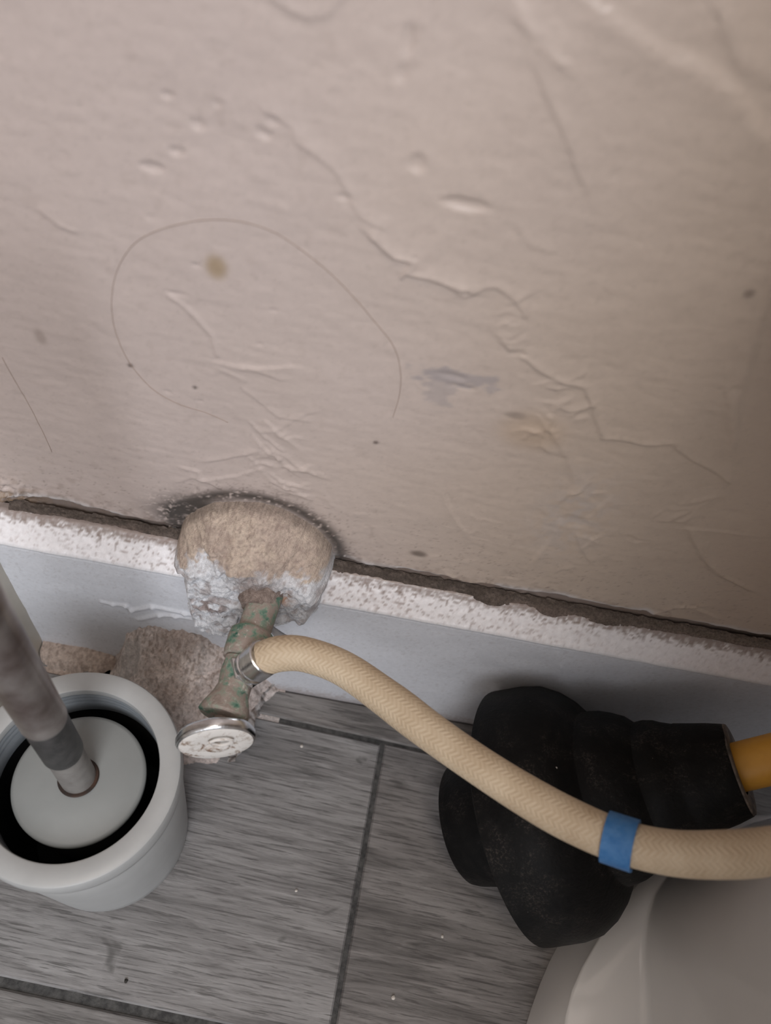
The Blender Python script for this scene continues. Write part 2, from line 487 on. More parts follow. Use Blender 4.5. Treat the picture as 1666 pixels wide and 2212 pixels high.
wrinkles(10, 1165, 1245, 820, 930, 0.0009, 20, 50, 0.3, 0.1)
wrinkles(6, 1085, 1110, 655, 740, 0.0006, 20, 45, 0.6)
wrinkles(7, 1120, 1190, 900, 970, 0.0006, 15, 35, 0.8)
wrinkles(8, 1420, 1500, 1090, 1140, 0.0007, 20, 60, 0.3, -0.2)
wrinkles(12, 720, 1600, 1150, 1330, 0.0005, 15, 45, 0.4, 0.15)
wrinkles(14, 690, 1050, 1060, 1230, 0.0005, 15, 40, 0.6, 0.3)
wrinkles(9, 1155, 1300, 1060, 1200, 0.0006, 15, 40, 0.9)
wrinkles(10, 100, 360, 1080, 1150, 0.0005, 20, 50, 0.3, 0.15)
# ragged foot of the wall just above the baseboard
edge = 0.1385 + (fbm(X * 70, X * 0 + 3, 12, 3) - 0.5) * 0.006
foot = 1 - sstep(0.0, 0.0016, Zz - edge)
h -= foot * 0.0022
# crumbling plaster in the corner
cx, cz = wp(15, 1075)
cr = np.exp(-(((X - cx) / 0.013) ** 2 + ((Zz - cz) / 0.013) ** 2))
h += cr * (0.003 + (fbm(X * 420, Zz * 420, 77, 3) - 0.5) * 0.007)

# colours that belong to the surface: paint, white overpaint, dirt, mould, stains
base = np.array([0.462, 0.388, 0.340])
pinkish = np.array([0.475, 0.395, 0.362]); tan = np.array([0.462, 0.372, 0.302])
k = sstep(-0.08, 0.14, X + (fbm(X * 12, Zz * 12, 40, 2) - .5) * 0.1)[..., None]
C = pinkish * (1 - k) + tan * k
def blend(C, m, col):
    m = np.clip(m, 0, 1)[..., None]; return C * (1 - m) + np.array(col) * m
sp = fbm(X * 900, Zz * 900, 21, 3)
sp2 = fbm(X * 330, Zz * 330, 22, 3)
low = 1 - sstep(0.13, 0.20, Zz)
C = blend(C, sstep(0.72, 0.80, sp) * (0.12 + 0.42 * low), (0.16, 0.12, 0.10))
C = blend(C, sstep(0.70, 0.78, sp2) * 0.25 * (0.4 + low), (0.27, 0.205, 0.17))
# pale overpaint smears low on the wall
sm = fbm(X * 35, Zz * 160, 51, 4)
C = blend(C, sstep(0.44, 0.52, sm) * (1 - sstep(0.0015, 0.006, Zz - edge)) * 0.85, (0.52, 0.49, 0.485))
gx, gz = wp(1235, 1120)
C = blend(C, np.exp(-(((X - gx) / 0.014) ** 2 + ((Zz - gz) / 0.026) ** 2)) * sstep(0.35, 0.6, sp2) * 0.6, (0.44, 0.385, 0.355))
for (px, py, rx, rz, c, s) in [(467, 578, .0034, .0046, (0.30, 0.215, 0.125), .8), (1150, 935, .012, .010, (0.42, 0.30, 0.20), .45), (85, 730, .002, .004, (0.28, 0.22, 0.19), .6),
                               (280, 793, .0011, .0011, (0.12, .09, .08), .9), (812, 957, .0011, .0011, (0.12, .09, .08), .9), (905, 1195, .004, .0022, (0.10, .075, .06), .8),
                               (1115, 900, .004, .002, (0.25, .2, .17), .6), (1618, 632, .0016, .0016, (0.2, .16, .13), .8), (420, 840, .0009, .0009, (0.1, .08, .07), .9)]:
    x0, z0 = wp(px, py)
    C = blend(C, s * np.exp(-(((X - x0) / rx) ** 2 + ((Zz - z0) / rz) ** 2) ** 2), c)
# grey rubbed marks
for (px, py, rx, rz, s) in [(985, 820, .0125, .0036, .75), (950, 845, .0055, .0085, .5)]:
    x0, z0 = wp(px, py)
    d = np.maximum(abs((X - x0) / rx), abs((Zz - z0) / rz)) + (fbm(X * 240, Zz * 500, 61, 3) - .5) * 1.3
    C = blend(C, s * (1 - sstep(0.7, 1.15, d)), (0.315, 0.275, 0.27))
# dirt and mould: along the board top, around the plaster, in the corner
fz = Zz - edge
C = blend(C, foot * 0.9, (0.20, 0.15, 0.125))
C = blend(C, np.exp(-np.maximum(fz, 0) / 0.006) * sstep(0.45, 0.62, sp2) * (1 - sstep(0.05, 0.2, X)) * 0.7, (0.22, 0.165, 0.135))
xc, a_ = -0.041, 0.0365
zarch = 0.138 + 0.034 * np.sqrt(np.clip(1 - ((X - xc) / a_) ** 2, 0, 1))
dar = np.abs(np.hypot((X - xc) / a_, np.maximum(Zz - 0.136, 0) / 0.036) - 1.07) * 0.036
mo = np.exp(-(dar / 0.0042) ** 2) * (Zz > 0.132)
C = blend(C, mo * sstep(0.20, 0.40, fbm(X * 600, Zz * 600, 95, 3)) * 0.97, (0.050, 0.042, 0.038))
C = blend(C, np.exp(-(dar / 0.008) ** 2) * sstep(0.55, 0.68, sp) * 0.6 * (Zz > 0.135), (0.14, 0.11, 0.095))
mx, mz = wp(412, 1108)
C = blend(C, np.exp(-((((X - mx) + (Zz - mz) * -.5) / 0.015) ** 2 + ((Zz - mz) / 0.012) ** 2)) * 1.6 * sstep(0.24, 0.42, fbm(X * 520, Zz * 700, 91, 3)) * 0.97, (0.055, 0.047, 0.042))
mx, mz = wp(735, 1225)
C = blend(C, np.exp(-(((X - mx) / 0.008) ** 2 + ((Zz - mz) / 0.010) ** 2)) * sstep(0.40, 0.55, sp2) * 0.8, (0.10, 0.078, 0.068))
C = blend(C, cr * sstep(0.40, 0.58, sp2) * 0.9, (0.24, 0.165, 0.105))
C = blend(C, cr * sstep(0.60, 0.72, sp) * 0.9, (0.10, 0.075, 0.06))
near = ((X < 0.285) & (Zz > 0.10) & (Zz < 0.42))
h *= near
Pw = np.stack([X, -h, Zz], -1)
wall = grid_mesh('wall_back', Pw, M['wall'], cols=C, flip=False)
tag(wall, 'scuffed beige painted wall with cracks and dents', kind='structure')

# ---- left wall
def box(name, lo, hi, mat, parent=None, bev=0.0):
    bm = bmesh.new()
    bmesh.ops.create_cube(bm, size=1)
    for v in bm.verts:
        v.co = Vector([(lo[i] + hi[i]) / 2 + v.co[i] * (hi[i] - lo[i]) for i in range(3)])
    if bev: bmesh.ops.bevel(bm, geom=bm.edges, offset=bev, segments=2, affect='EDGES', profile=0.5)
    me = bpy.data.meshes.new(name); bm.to_mesh(me); bm.free()
    me.materials.append(mat)
    o = bpy.data.objects.new(name, me); COL.objects.link(o)
    if parent is not None:
        o.parent = parent; o.matrix_parent_inverse = Matrix.Translation(-Vector(parent.location))
    return o
tag(box('wall_left', (CORNER_X - 0.10, -1.6, -0.01), (CORNER_X - 0.013, 0.0, 2.3), M['wall_left']), 'beige side wall left of the brush', kind='structure')

def board(name, along0, along1, step, place, mat, seed, dirty, rows=22, drips=()):
    """baseboard as a grid: profile swept along its length with paint waviness and dirt colours"""
    prof = [(0.0, -0.002), (0.0, 0.0)] + [(0.0, t) for t in np.linspace(0.001, LIP - 0.002, rows)] + [(-0.0003, LIP - 0.0008), (0.0003, LIP + 0.0003)]
    prof += [(-0.0105 * t - 0.0004, LIP + 0.0004 + (TOP - LIP) * t) for t in np.linspace(0.06, 1, 15)] + [(-0.0125, TOP + 0.0002), (-0.0149, TOP)]
    pr = np.array(prof)
    al = np.arange(along0, along1 + step, step)
    A, K = np.meshgrid(al, np.arange(len(pr)), indexing='ij')
    off = pr[K, 0]; zz = pr[K, 1]
    ch = sstep(LIP - 0.001, LIP + 0.002, zz)
    nb = fbm(A * 60, zz * 60 + off * 40, seed, 3) - .5
    nf = fbm(A * 500, (zz - off) * 500, seed + 5, 3) - .5
    off = off + nb * 0.0006 + nf * ch * 0.0007 - 0.0
    zz = zz + nf * ch * 0.0006 + (fbm(A * 25, A * 0 + 1, seed + 9, 2) - .5) * 0.0012 * ch
    for dr, amp, w_ in drips:
        for (a0, b0), (a1_, b1) in zip(dr[:-1], dr[1:]):
            dx, dz = a1_ - a0, b1 - b0
            t = np.clip(((A - a0) * dx + (zz - b0) * dz) / (dx * dx + dz * dz), 0, 1)
            off = off + amp * np.exp(-(np.hypot(A - a0 - t * dx, zz - b0 - t * dz) / w_) ** 2) * (1 - ch)
    face = np.array([0.635, 0.64, 0.675]); chc = np.array([0.74, 0.71, 0.715])
    Cc = face * (1 - ch[..., None]) + chc * ch[..., None]
    n1 = fbm(A * 800, (zz - off) * 800, seed + 20, 3); n2 = fbm(A * 40, zz * 40, seed + 24, 3)
    pk = ch * sstep(0.50, 0.62, n1) * (0.25 + 0.75 * sstep(0.42, 0.58, n2)) * dirty(A)
    Cc = blend(Cc, pk * 0.4, (0.42, 0.335, 0.315))
    Cc = blend(Cc, ch * sstep(0.62, 0.72, n1) * dirty(A) * 0.6, (0.24, 0.175, 0.15))
    Cc = blend(Cc, (1 - ch) * sstep(0.66, 0.74, n1) * 0.22, (0.33, 0.29, 0.28))
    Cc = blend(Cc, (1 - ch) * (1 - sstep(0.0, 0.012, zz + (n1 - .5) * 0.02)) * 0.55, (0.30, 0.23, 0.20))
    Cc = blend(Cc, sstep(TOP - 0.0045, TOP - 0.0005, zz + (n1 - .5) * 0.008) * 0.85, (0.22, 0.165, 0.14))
    Cc = blend(Cc, np.exp(-((zz - LIP) / 0.0007) ** 2) * 0.6, (0.63, 0.61, 0.61))
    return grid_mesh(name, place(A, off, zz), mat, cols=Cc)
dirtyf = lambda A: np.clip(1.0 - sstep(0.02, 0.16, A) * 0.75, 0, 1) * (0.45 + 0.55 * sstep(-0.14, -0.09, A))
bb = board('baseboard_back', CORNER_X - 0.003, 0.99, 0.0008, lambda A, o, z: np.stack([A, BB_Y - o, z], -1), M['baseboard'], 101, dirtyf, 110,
           [([(aty(px, py, BB_Y)[0], aty(px, py, BB_Y)[2]) for px, py in L], a_, w_) for L, a_, w_ in (
               ([(220, 1300), (245, 1305), (272, 1308)], .0009, .0013), ([(272, 1308), (285, 1318), (330, 1310), (400, 1324), (445, 1334)], .0011, .0014),
               ([(300, 1338), (345, 1328), (380, 1330), (440, 1340)], .0010, .0015), ([(320, 1420), (380, 1428)], .0005, .0012), ([(1205, 1410), (1212, 1440), (1207, 1475)], .0004, .001))])
tag(bb, 'white painted baseboard with a dirty bevelled top edge', kind='structure')
bl = board('baseboard_left', -1.6, BB_Y + 0.0005, 0.004, lambda A, o, z: np.stack([CORNER_X + o, A, z], -1), M['cream'], 131, lambda A: A * 0)
tag(bl, 'cream side baseboard meeting the corner behind the brush', kind='structure')

# ---- floor: dark grout bed and grey plank tiles set at a slight angle to the wall
fl = box('floor', (CORNER_X - 0.013, -1.6, -0.03), (1.0, 0.0, -0.0013), M['grout'])
tag(fl, 'grey wood-look tile floor with dark grout', kind='structure')
ANG = math.radians(-2.35)
G1 = Vector(atz(826, 1603, 0)); TX = Vector((math.cos(ANG), math.sin(ANG), 0)); TY = Vector((-math.sin(ANG), math.cos(ANG), 0))
WID = 0.1515
def clip(poly, n, d):
    out = []
    for i, p in enumerate(poly):
        q = poly[(i + 1) % len(poly)]
        a, b = p.dot(n) - d, q.dot(n) - d
        if a >= 0: out.append(p)
        if a * b < 0: out.append(p + (q - p) * (a / (a - b)))
    return out
def tile(x0, x1, y0, y1, tint):
    poly = [G1 + TX * a + TY * b for a, b in ((x0, y0), (x1, y0), (x1, y1), (x0, y1))]
    for n, d in ((Vector((1, 0, 0)), CORNER_X + 0.0004), (Vector((0, -1, 0)), -BB_Y + 0.0006), (Vector((-1, 0, 0)), -0.99), (Vector((0, 1, 0)), -1.6)):
        poly = clip(poly, n, d)
        if len(poly) < 3: return
    c = sum(poly, Vector()) / len(poly)
    loc = G1 + TX * x0 + TY * y0
    rot = Matrix.Rotation(-ANG, 3, 'Z')
    L = [rot @ (p - loc) for p in poly]; cl = rot @ (c - loc)
    n = len(L); V = []
    bv = 0.0009
    for z, ins in ((-0.008, 0.0), (-0.0009, 0.0), (0.0, bv)):
        for i in range(n):
            e0 = (L[i] - L[i - 1]).normalized(); e1 = (L[(i + 1) % n] - L[i]).normalized()
            n0 = Vector((-e0.y, e0.x, 0)); n1 = Vector((-e1.y, e1.x, 0))
            nn = (n0 + n1); nn = nn / max(nn.dot(n0), 0.2)
            V.append((*(L[i] + nn * ins).to_2d(), z))
    Fs = [tuple(range(2 * n, 3 * n))]
    for k in range(2):
        for i in range(n):
            j = (i + 1) % n
            Fs.append((k * n + i, k * n + j, (k + 1) * n + j, (k + 1) * n + i))
    o = mesh('tile', V, Fs, M['tile'], None, smooth=False)
    o.parent = fl
    o.location = loc; o.rotation_euler = (0, 0, ANG)
    o.color = (*tint, 1)
g = 0.0022
jx = 0.0005
tile(-0.30, 0.42, g * 0.6, 0.2, (0.92, 0.88, 0.85)); tile(0.42 + 2 * g, 1.1, g * 0.6, 0.2, (1, 1, 1))
tile(-0.62, jx - 0.0014, -WID + g, -g * 0.8, (1.08, 1.08, 1.09)); tile(jx + 0.0014, 0.62, -WID + g, -g * 0.3, (0.90, 0.87, 0.86)); tile(0.62 + 2 * g, 1.2, -WID + g, -g * .8, (1, 1, 1))
rr = random.Random(3)
for r in range(1, 9):
    off = (-0.42, 0.05, -0.25)[r % 3]
    for c in range(-1, 3):
        t = rr.uniform(0.9, 1.06)
        tile(off + c * 0.62 + g, off + (c + 1) * 0.62 - g, -WID * (r + 1) + g, -WID * r - g, (t, t * .985, t * .975))

# ================================================================== PLASTER AND MORTAR
gx = np.arange(-0.084, 0.003, 0.0006); gz = np.arange(0.072, 0.179, 0.0006)
GX, GZ = np.meshgrid(gx, gz, indexing='ij')
def nz(s, seed, o=3): return fbm(GX * s, GZ * s, seed, o) - .5
xc, aw = -0.0405, 0.036
xx = GX + nz(120, 201) * 0.004
ztop = 0.134 + 0.0365 * np.sqrt(np.clip(1 - ((xx - xc) / aw) ** 2, 0, 1))
e = np.minimum((aw - np.abs(xx - xc)), 1.0)                # distance from the side edges
s = ztop + nz(150, 203) * 0.003 - GZ
p = 0.0255 * np.clip(s / 0.017, 0, 1) ** 0.62
side = np.where(GZ < 0.137, np.clip(e / 0.009, 0, 1) ** 0.6, 1.0)
p = p * side
zb = np.where(xx < -0.045, 0.081, 0.106) + nz(90, 207) * 0.012
p = p * sstep(-0.006, 0.006, GZ - zb) + 0.010 * (1 - sstep(-0.006, 0.006, GZ - zb))
p = p + np.exp(-(((GX + 0.036) / 0.0095) ** 2 + ((GZ - 0.143) / 0.010) ** 2)) * 0.001
lum = np.clip(s / 0.006, 0, 1)
p = p + (nz(90, 211) * 0.007 + nz(260, 213) * 0.0045 + nz(700, 215) * 0.0022) * lum
p = p - np.exp(-(((GX - wp(475, 1165)[0]) / 0.005) ** 2 + ((GZ - 0.150) / 0.004) ** 2)) * 0.005
p = np.where(s < 0, -0.004, p)
beige = np.array([0.57, 0.46, 0.375]); Cp = np.broadcast_to(beige, GX.shape + (3,)).copy()
nzc = lambda sc, seed, o=3: fbm(GX * sc, (GZ - np.maximum(p, 0)) * sc, seed, o) - .5
n1 = nzc(330, 221) + .5; n2 = nzc(90, 223) + .5
Cp = blend(Cp, sstep(0.45, 0.62, n2) * 0.55, (0.46, 0.36, 0.305))
Cp = blend(Cp, sstep(0.54, 0.66, n1) * 0.5, (0.33, 0.25, 0.21))
n3 = nzc(1100, 225, 2) + .5
Cp = blend(Cp, sstep(0.60, 0.75, n3) * 0.55, (0.28, 0.205, 0.175))
wl = np.interp(GX, [-0.080, -0.072, -0.060, -0.045, -0.030, -0.010, 0.0], [0.134, 0.141, 0.1525, 0.152, 0.1530, 0.1475, 0.139]) + (n1 - .5) * 0.010
white = 1 - sstep(-0.001, 0.001, GZ - wl)
Cp = blend(Cp, white, (0.70, 0.70, 0.725))
bx, bz = -0.058, 0.117
Cp = blend(Cp, np.exp(-(((GX - bx) / 0.012) ** 2 + ((GZ - bz - (GX - bx) * .3) / 0.009) ** 2)) * sstep(0.38, 0.55, n1) * 0.95, (0.24, 0.165, 0.14))
Cp = blend(Cp, white * sstep(0.58, 0.68, n1) * 0.6, (0.36, 0.30, 0.285))
Cp = blend(Cp, np.exp(-(((GX + 0.024) / 0.004) ** 2 + ((GZ - 0.137) / 0.0035) ** 2)) * sstep(0.3, 0.5, n1), (0.30, 0.12, 0.03))
Cp = blend(Cp, np.exp(-(((GX + 0.036) / 0.011) ** 2 + ((GZ - 0.144) / 0.009) ** 2)) * 0.9, (0.225, 0.165, 0.14))
Cp = blend(Cp, (1 - sstep(0.000, 0.0018, s + (n1 - .5) * 0.003)) * 0.6, (0.14, 0.105, 0.085))
pp = grid_mesh('plaster_patch', np.stack([GX, -p, GZ], -1), M['plaster'], cols=Cp)
tag(pp, 'rough beige and white plaster lump packed around the green pipe', 'plaster')

# peeled paint flake hanging beside the pipe
fv = []; ff = []
c0 = Vector(aty(622, 1352, -0.030))
for i in range(9):
    for j in range(4):
        t = i / 8; w = (j / 3 - .5) * 0.0095 * math.sin(math.pi * (0.12 + 0.80 * t))
        fv.append(c0 + Vector((-0.0085 + 0.017 * t, -0.005 * math.sin(t * 2.6) - 0.003 * t - w * 0.75, -0.003 + 0.006 * t * t + w * 0.6 + 0.001 * math.sin(t * 5))))
for i in range(8):
    for j in range(3):
        ff.append((i * 4 + j, i * 4 + j + 1, i * 4 + j + 5, i * 4 + j + 4))
M['flake'] = simple('white_paint_flake', (0.50, 0.50, 0.52), (0.58, 0.58, 0.60), 100, 0.4, 0.1)
fk = mesh('paint_flake', fv, ff, M['flake'], pp)
sm_ = fk.modifiers.new('thick', 'SOLIDIFY'); sm_.thickness = 0.0007

# dark dust packed on the top of the board
def dust(name, x0, x1, width, label):
    ax = np.arange(x0, x1, 0.0007); ay = np.linspace(0, 1, 9)
    A, B = np.meshgrid(ax, ay, indexing='ij')
    wd = width(A) * (0.75 + 0.6 * fbm(A * 70, A * 0, 300, 3))
    y = 0.0008 - B * wd
    z = TOP + 0.0032 * (1 - B) ** 0.8 - B * 0.0015 + (fbm(A * 500, B * 6, 305, 3) - .5) * 0.0022 + 0.0012 * np.sin(B * math.pi)
    z = np.where(B > 0.99, TOP - 0.004, z)
    n = fbm(A * 300, B * 5, 309, 3); n2 = fbm(A * 60, B * 2, 312, 2)
    c = np.broadcast_to(np.array([0.115, 0.088, 0.072]), A.shape + (3,)).copy()
    c = blend(c, sstep(0.5, 0.65, n) * 0.7, (0.20, 0.155, 0.13))
    c = blend(c, sstep(0.05, 0.20, A) * 0.75, (0.25, 0.195, 0.155))
    c = blend(c, sstep(0.5, 0.9, B) * sstep(.4, .6, n2) * 0.6, (0.26, 0.195, 0.165))
    o = grid_mesh(name, np.stack([A, y, z], -1), M['dust'], cols=c)
    tag(o, label, 'dust', kind='stuff')
dust('dust_line', -0.157, -0.074, lambda A: 0.0042 + 0 * A, 'dark dust along the short baseboard stretch above the toilet brush')
dust('dust_line', -0.008, 0.55, lambda A: 0.0058 - 0.0016 * sstep(0.10, 0.2, A), 'dark dust filling the gap between baseboard top and wall, right of the plaster lump')

# dusty mortar mound in front of the baseboard
mx_ = np.arange(-0.128, -0.0205, 0.0006); my_ = np.arange(-0.072, -0.0138, 0.0006)
MX, MY = np.meshgrid(mx_, my_, indexing='ij')
def mz(s, seed, o=3): return fbm(MX * s + 5, MY * s + 9, seed, o) - .5
wx = MX + mz(80, 401) * 0.006
hb = np.interp(wx, [-0.124, -0.119, -0.112, -0.092, -0.068, -0.054, -0.042, -0.034, -0.026], [0.0, 0.018, 0.042, 0.060, 0.057, 0.046, 0.028, 0.012, 0.0])
ex = np.interp(wx, [-0.124, -0.110, -0.090, -0.068, -0.050, -0.044, -0.038, -0.026], [0.010, 0.034, 0.044, 0.053, 0.049, 0.034, 0.019, 0.002])
sd = (BB_Y - MY) / ex + mz(100, 405) * 0.10
prof = np.clip(1 - sd, 0, 1) ** 1.15
mzv = hb * prof + (mz(110, 407) * 0.012 + mz(320, 409) * 0.006 + mz(800, 411) * 0.0028) * np.clip(prof * 4, 0, 1) * np.clip(hb / 0.02, 0, 1)
mzv = np.where(prof <= 0, -0.0012, np.maximum(mzv, -0.0012))
a1 = mz(950, 421, 2) + .5; a2 = mz(75, 423) + .5
Cm = np.broadcast_to(np.array([0.80, 0.70, 0.655]), MX.shape + (3,)).copy()
Cm = blend(Cm, sstep(0.48, 0.62, a2) * 0.5, (0.46, 0.37, 0.33))
Cm = blend(Cm, sstep(0.56, 0.68, a1) * 0.6, (0.33, 0.25, 0.21))
Cm = blend(Cm, sstep(0.60, 0.66, 1 - a2) * 0.7, (0.55, 0.50, 0.475))
Cm = blend(Cm, sstep(0.042, 0.056, mzv + (a1 - .5) * 0.02) * 0.6, (0.30, 0.225, 0.185))
mm = grid_mesh('mortar_mound', np.stack([MX, MY, mzv], -1), M['mortar'], cols=Cm)
tag(mm, 'dusty brown mortar mound on the floor below the valve', 'mortar')
# crumbly ridge at the broken tile edge: part of the mound
path = [Vector(atz(*q, 0.002)) for q in [(500, 1640), (525, 1585), (545, 1535), (558, 1500), (585, 1470), (620, 1462), (650, 1478)]]
cp = catmull(path, 7); rv = []; rf = []; rc = []
rj = random.Random(9); SG = 10
for i, q in enumerate(cp):
    r = 0.0036 + 0.0016 * rj.random()
    if i < 3 or i > len(cp) - 4: r *= 0.6
    for k in range(SG):
        an = 2 * math.pi * k / SG
        d = r * (0.75 + 0.5 * rj.random())
        rv.append(q + Vector((d * math.cos(an), d * math.sin(an) * 0.8, d * 0.9 * math.sin(an * 1.0) * 0 + d * math.sin(an + 1.57) * 0.9)))
        t = rj.random(); rc.append([0.46 + .1 * t, 0.43 + .1 * t, 0.42 + .1 * t] if t > .35 else [0.22, 0.175, 0.15])
for i in range(len(cp) - 1):
    for k in range(SG):
        k2 = (k + 1) % SG
        rf.append((i * SG + k, i * SG + k2, (i + 1) * SG + k2, (i + 1) * SG + k))
mesh('mortar_ridge', rv, rf, M['mortar'], mm, cols=rc)

# small crumbled lump in the corner behind the brush holder
cxs = np.arange(CORNER_X + 0.0005, -0.115, 0.0006); cys = np.arange(-0.031, BB_Y + 0.0008, 0.0006)
QX, QY = np.meshgrid(cxs, cys, indexing='ij')
qn = fbm(QX * 160, QY * 160, 501, 3) - .5; qf = fbm(QX * 700, QY * 700, 505, 3) - .5
qd = np.hypot((QX - (CORNER_X + 0.016)) / 0.031, (BB_Y - QY) / 0.0125) + qn * 0.5
qz = 0.0105 * np.sqrt(np.clip(1 - qd ** 2, 0, 1)) + (qn * 0.004 + qf * 0.0022) * np.clip((1 - qd) * 4, 0, 1)
qz = np.where(qd > 1, -0.001, np.maximum(qz, -0.001))
qc = np.broadcast_to(np.array([0.56, 0.45, 0.385]), QX.shape + (3,)).copy()
qc = blend(qc, sstep(-0.02, 0.12, qf) * 0.6, (0.34, 0.255, 0.21))
tag(grid_mesh('mortar_crumb', np.stack([QX, QY, qz], -1), M['mortar'], cols=qc), 'small brown mortar lump in the corner behind the brush holder', 'mortar')

# ================================================================== SHUTOFF VALVE
VZ = 0.135
A0 = Vector(aty(583, 1255, -0.020)); A0.z = VZ + 0.001
Hc = Vector(atz(467, 1592, VZ - 0.002))
ax = (Hc - A0).normalized(); LN = (Hc - A0).length
val = empty('shutoff_valve', (Hc.x, Hc.y, VZ))
tag(val, 'corroded green shutoff valve with oval white handle under the plaster lump', 'valve')
def T(px, py):                      # distance along the valve axis of a pixel
    q = Vector(atz(px, py, VZ)); return (q - A0).dot(ax)
t1, t2, t3, t4, t5 = T(532, 1362), T(520, 1422), T(497, 1490), T(478, 1545), T(470, 1562)
wobf = lambda amp, sd: (lambda t, an: 1 + amp * (math.sin(an * 3 + t * 400 + sd) * 0.5 + math.sin(an * 5 - t * 700 + sd * 2) * 0.5))
lathe('pipe_stub', A0, ax, [(-0.004, .0076), (0.004, .0076), (0.010, .0074), (t1 * .6, .0073), (t1, .0073)], M['patina'], val, 32, wob=wobf(.045, 1))
lathe('collar_nut', A0, ax, [(t1 - .0005, .0060), (t1, .0088), (t1 + .0012, .0096), (t1 + .004, .0099), (t2 - .002, .0096), (t2, .0092), (t2 + .0004, .0070)], M['patina'], val, 32, wob=wobf(.035, 2))
lathe('valve_body', A0, ax, [(t2, .0068), (t2 + .001, .0078), (t2 + .004, .0076), (t2 + .008, .0074), (t3 - .002, .0070), (t3 + .002, .0076), (t4 - .004, .0100), (t4 - .001, .0106), (t4, .0098), (t4 + .0005, .004)], M['patina'], val, 32, wob=wobf(.05, 3))
lathe('stem', A0, ax, [(t4 - .001, .0036), (LN, .0034)], M['crust'], val, 20)
# brown crust over the pipe where it leaves the plaster
lathe('crust', A0 + Vector((-0.0025, 0, 0.0012)), ax, [(-0.006, .0115), (-.002, .0112), (.002, .0095), (.006, .0090), (.010, .0078), (.0125, .0066)], M['crust'], val, 40, wob=wobf(.16, 4))
# oval handle, face tipped up a little
fa = Vector((0.27, -0.93, 0.12)).normalized()
hw = 0.0158
hd = lathe('handle', Hc, fa, [(-.0028, .004), (-.0027, hw * .84), (-.0018, hw * .96), (-.0004, hw), (.0016, hw), (.0026, hw * .97), (.0030, hw * .92), (.0030, hw * .5)], M['chrome'], val, 64, sx=1.0, sy=0.90, wob=lambda t, an: 1 + 0.012 * math.cos(an * 8), cap=False)
fc = lathe('painted_face', Hc, fa, [(.0030, hw * .93), (.0034, hw * .88), (.0036, hw * .6), (.0034, hw * .42), (.0034, .0005)], M['white_face'], hd, 64, sx=1.0, sy=0.90)
lathe('screw', Hc + fa * .0034 + Vector((0.0005, 0, -0.0025)), fa, [(0, .0038), (.0008, .0036), (.0013, .0026), (.0013, .0003)], M['white_face'], hd, 24, sx=1.3, sy=.8)
lathe('emboss_ring', Hc + fa * .0036 + Vector((0.002, 0, 0.0055)), fa, [(0, .0040), (.0007, .0036), (.0007, .0030), (0, .0027)], M['white_face'], hd, 28, sx=1.3, sy=.8, closed=True)

# ================================================================== SUPPLY HOSE
HP = [((566, 1424), .145), ((606, 1412), .1485), ((660, 1414), .150), ((740, 1443), .152), ((830, 1504), .155), ((930, 1580), .160), ((1030, 1650), .165), ((1130, 1714), .170), ((1230, 1770), .176),
      ((1340, 1817), .183), ((1450, 1842), .190), ((1560, 1846), .197), ((1666, 1838), .204)]
pts = [Vector(atz(*q, z)) for q, z in HP]
pts += [pts[-1] + Vector((0.016, 0.003, 0.018)), pts[-1] + Vector((0.026, 0.006, 0.050)), pts[-1] + Vector((0.030, 0.008, 0.10)), pts[-1] + Vector((0.030, 0.008, 0.168))]
hs = empty('supply_hose', pts[0])
tag(hs, 'cream braided supply hose with blue band running from the valve over the plunger', 'hose')
cpts = catmull(pts, 14)
HR = 0.0073
rad = [HR * (1 + 0.02 * math.sin(i * .13) + (0.03 * math.exp(-((i - 62) / 5) ** 2))) for i in range(len(cpts))]
tube('braided_tube', cpts, rad, M['hose'], hs, 32)
# chrome crimp and nut joining it to the valve side outlet
vb = Vector(atz(508, 1466, 0.130))
dirn = (pts[0] - vb).normalized()
L0 = (pts[0] - vb).length
lathe('hex_nut', vb, dirn, [(.0040, .0070), (.0045, .0084), (.0095, .0086), (.0102, .0078)], M['chrome'], hs, 6, smooth=False)
lathe('crimp_sleeve', vb, dirn, [(.0085, .0066), (.0100, .0076), (.0118, .0077), (.0122, .0070), (.0136, .0070), (.0140, .0078), (L0 + .002, .0079), (L0 + .0025, .0074)], M['chrome'], hs, 40)
# blue band: an open clip wrapped round the hose
ib = min(range(len(cpts)), key=lambda i: (cpts[i] - Vector(atz(1340, 1817, .183))).length)
bc = cpts[ib]; bt = (cpts[ib + 3] - cpts[ib - 3]).normalized()
_, u, v = frame(bt)
up = (Vector((0, 0, 1)) - bt * bt.z).normalized(); sd_ = bt.cross(up)
bv = []; bf = []; NB = 40; wB = 0.0050
for i in range(NB + 1):
    an = -2.55 + 5.1 * i / NB
    flare = 0.0016 * max(0, abs(an) - 2.15) / 0.4
    for rr_, ww in ((HR + .0003, -wB), (HR + .0003, wB), (HR + .0013, wB), (HR + .0013, -wB)):
        r = rr_ + flare
        bv.append(bc + bt * ww + up * (r * math.cos(an)) + sd_ * (r * math.sin(an)))
for i in range(NB):
    for k in range(4):
        k2 = (k + 1) % 4
        bf.append((i * 4 + k, i * 4 + k2, (i + 1) * 4 + k2, (i + 1) * 4 + k))
bf += [(0, 1, 2, 3), (NB * 4 + 3, NB * 4 + 2, NB * 4 + 1, NB * 4)]
bo = mesh('blue_band', bv, bf, M['blue'], hs, smooth=True)
bo['label'] = 'blue plastic band'
bo.data.set_sharp_from_angle(angle=math.radians(40))

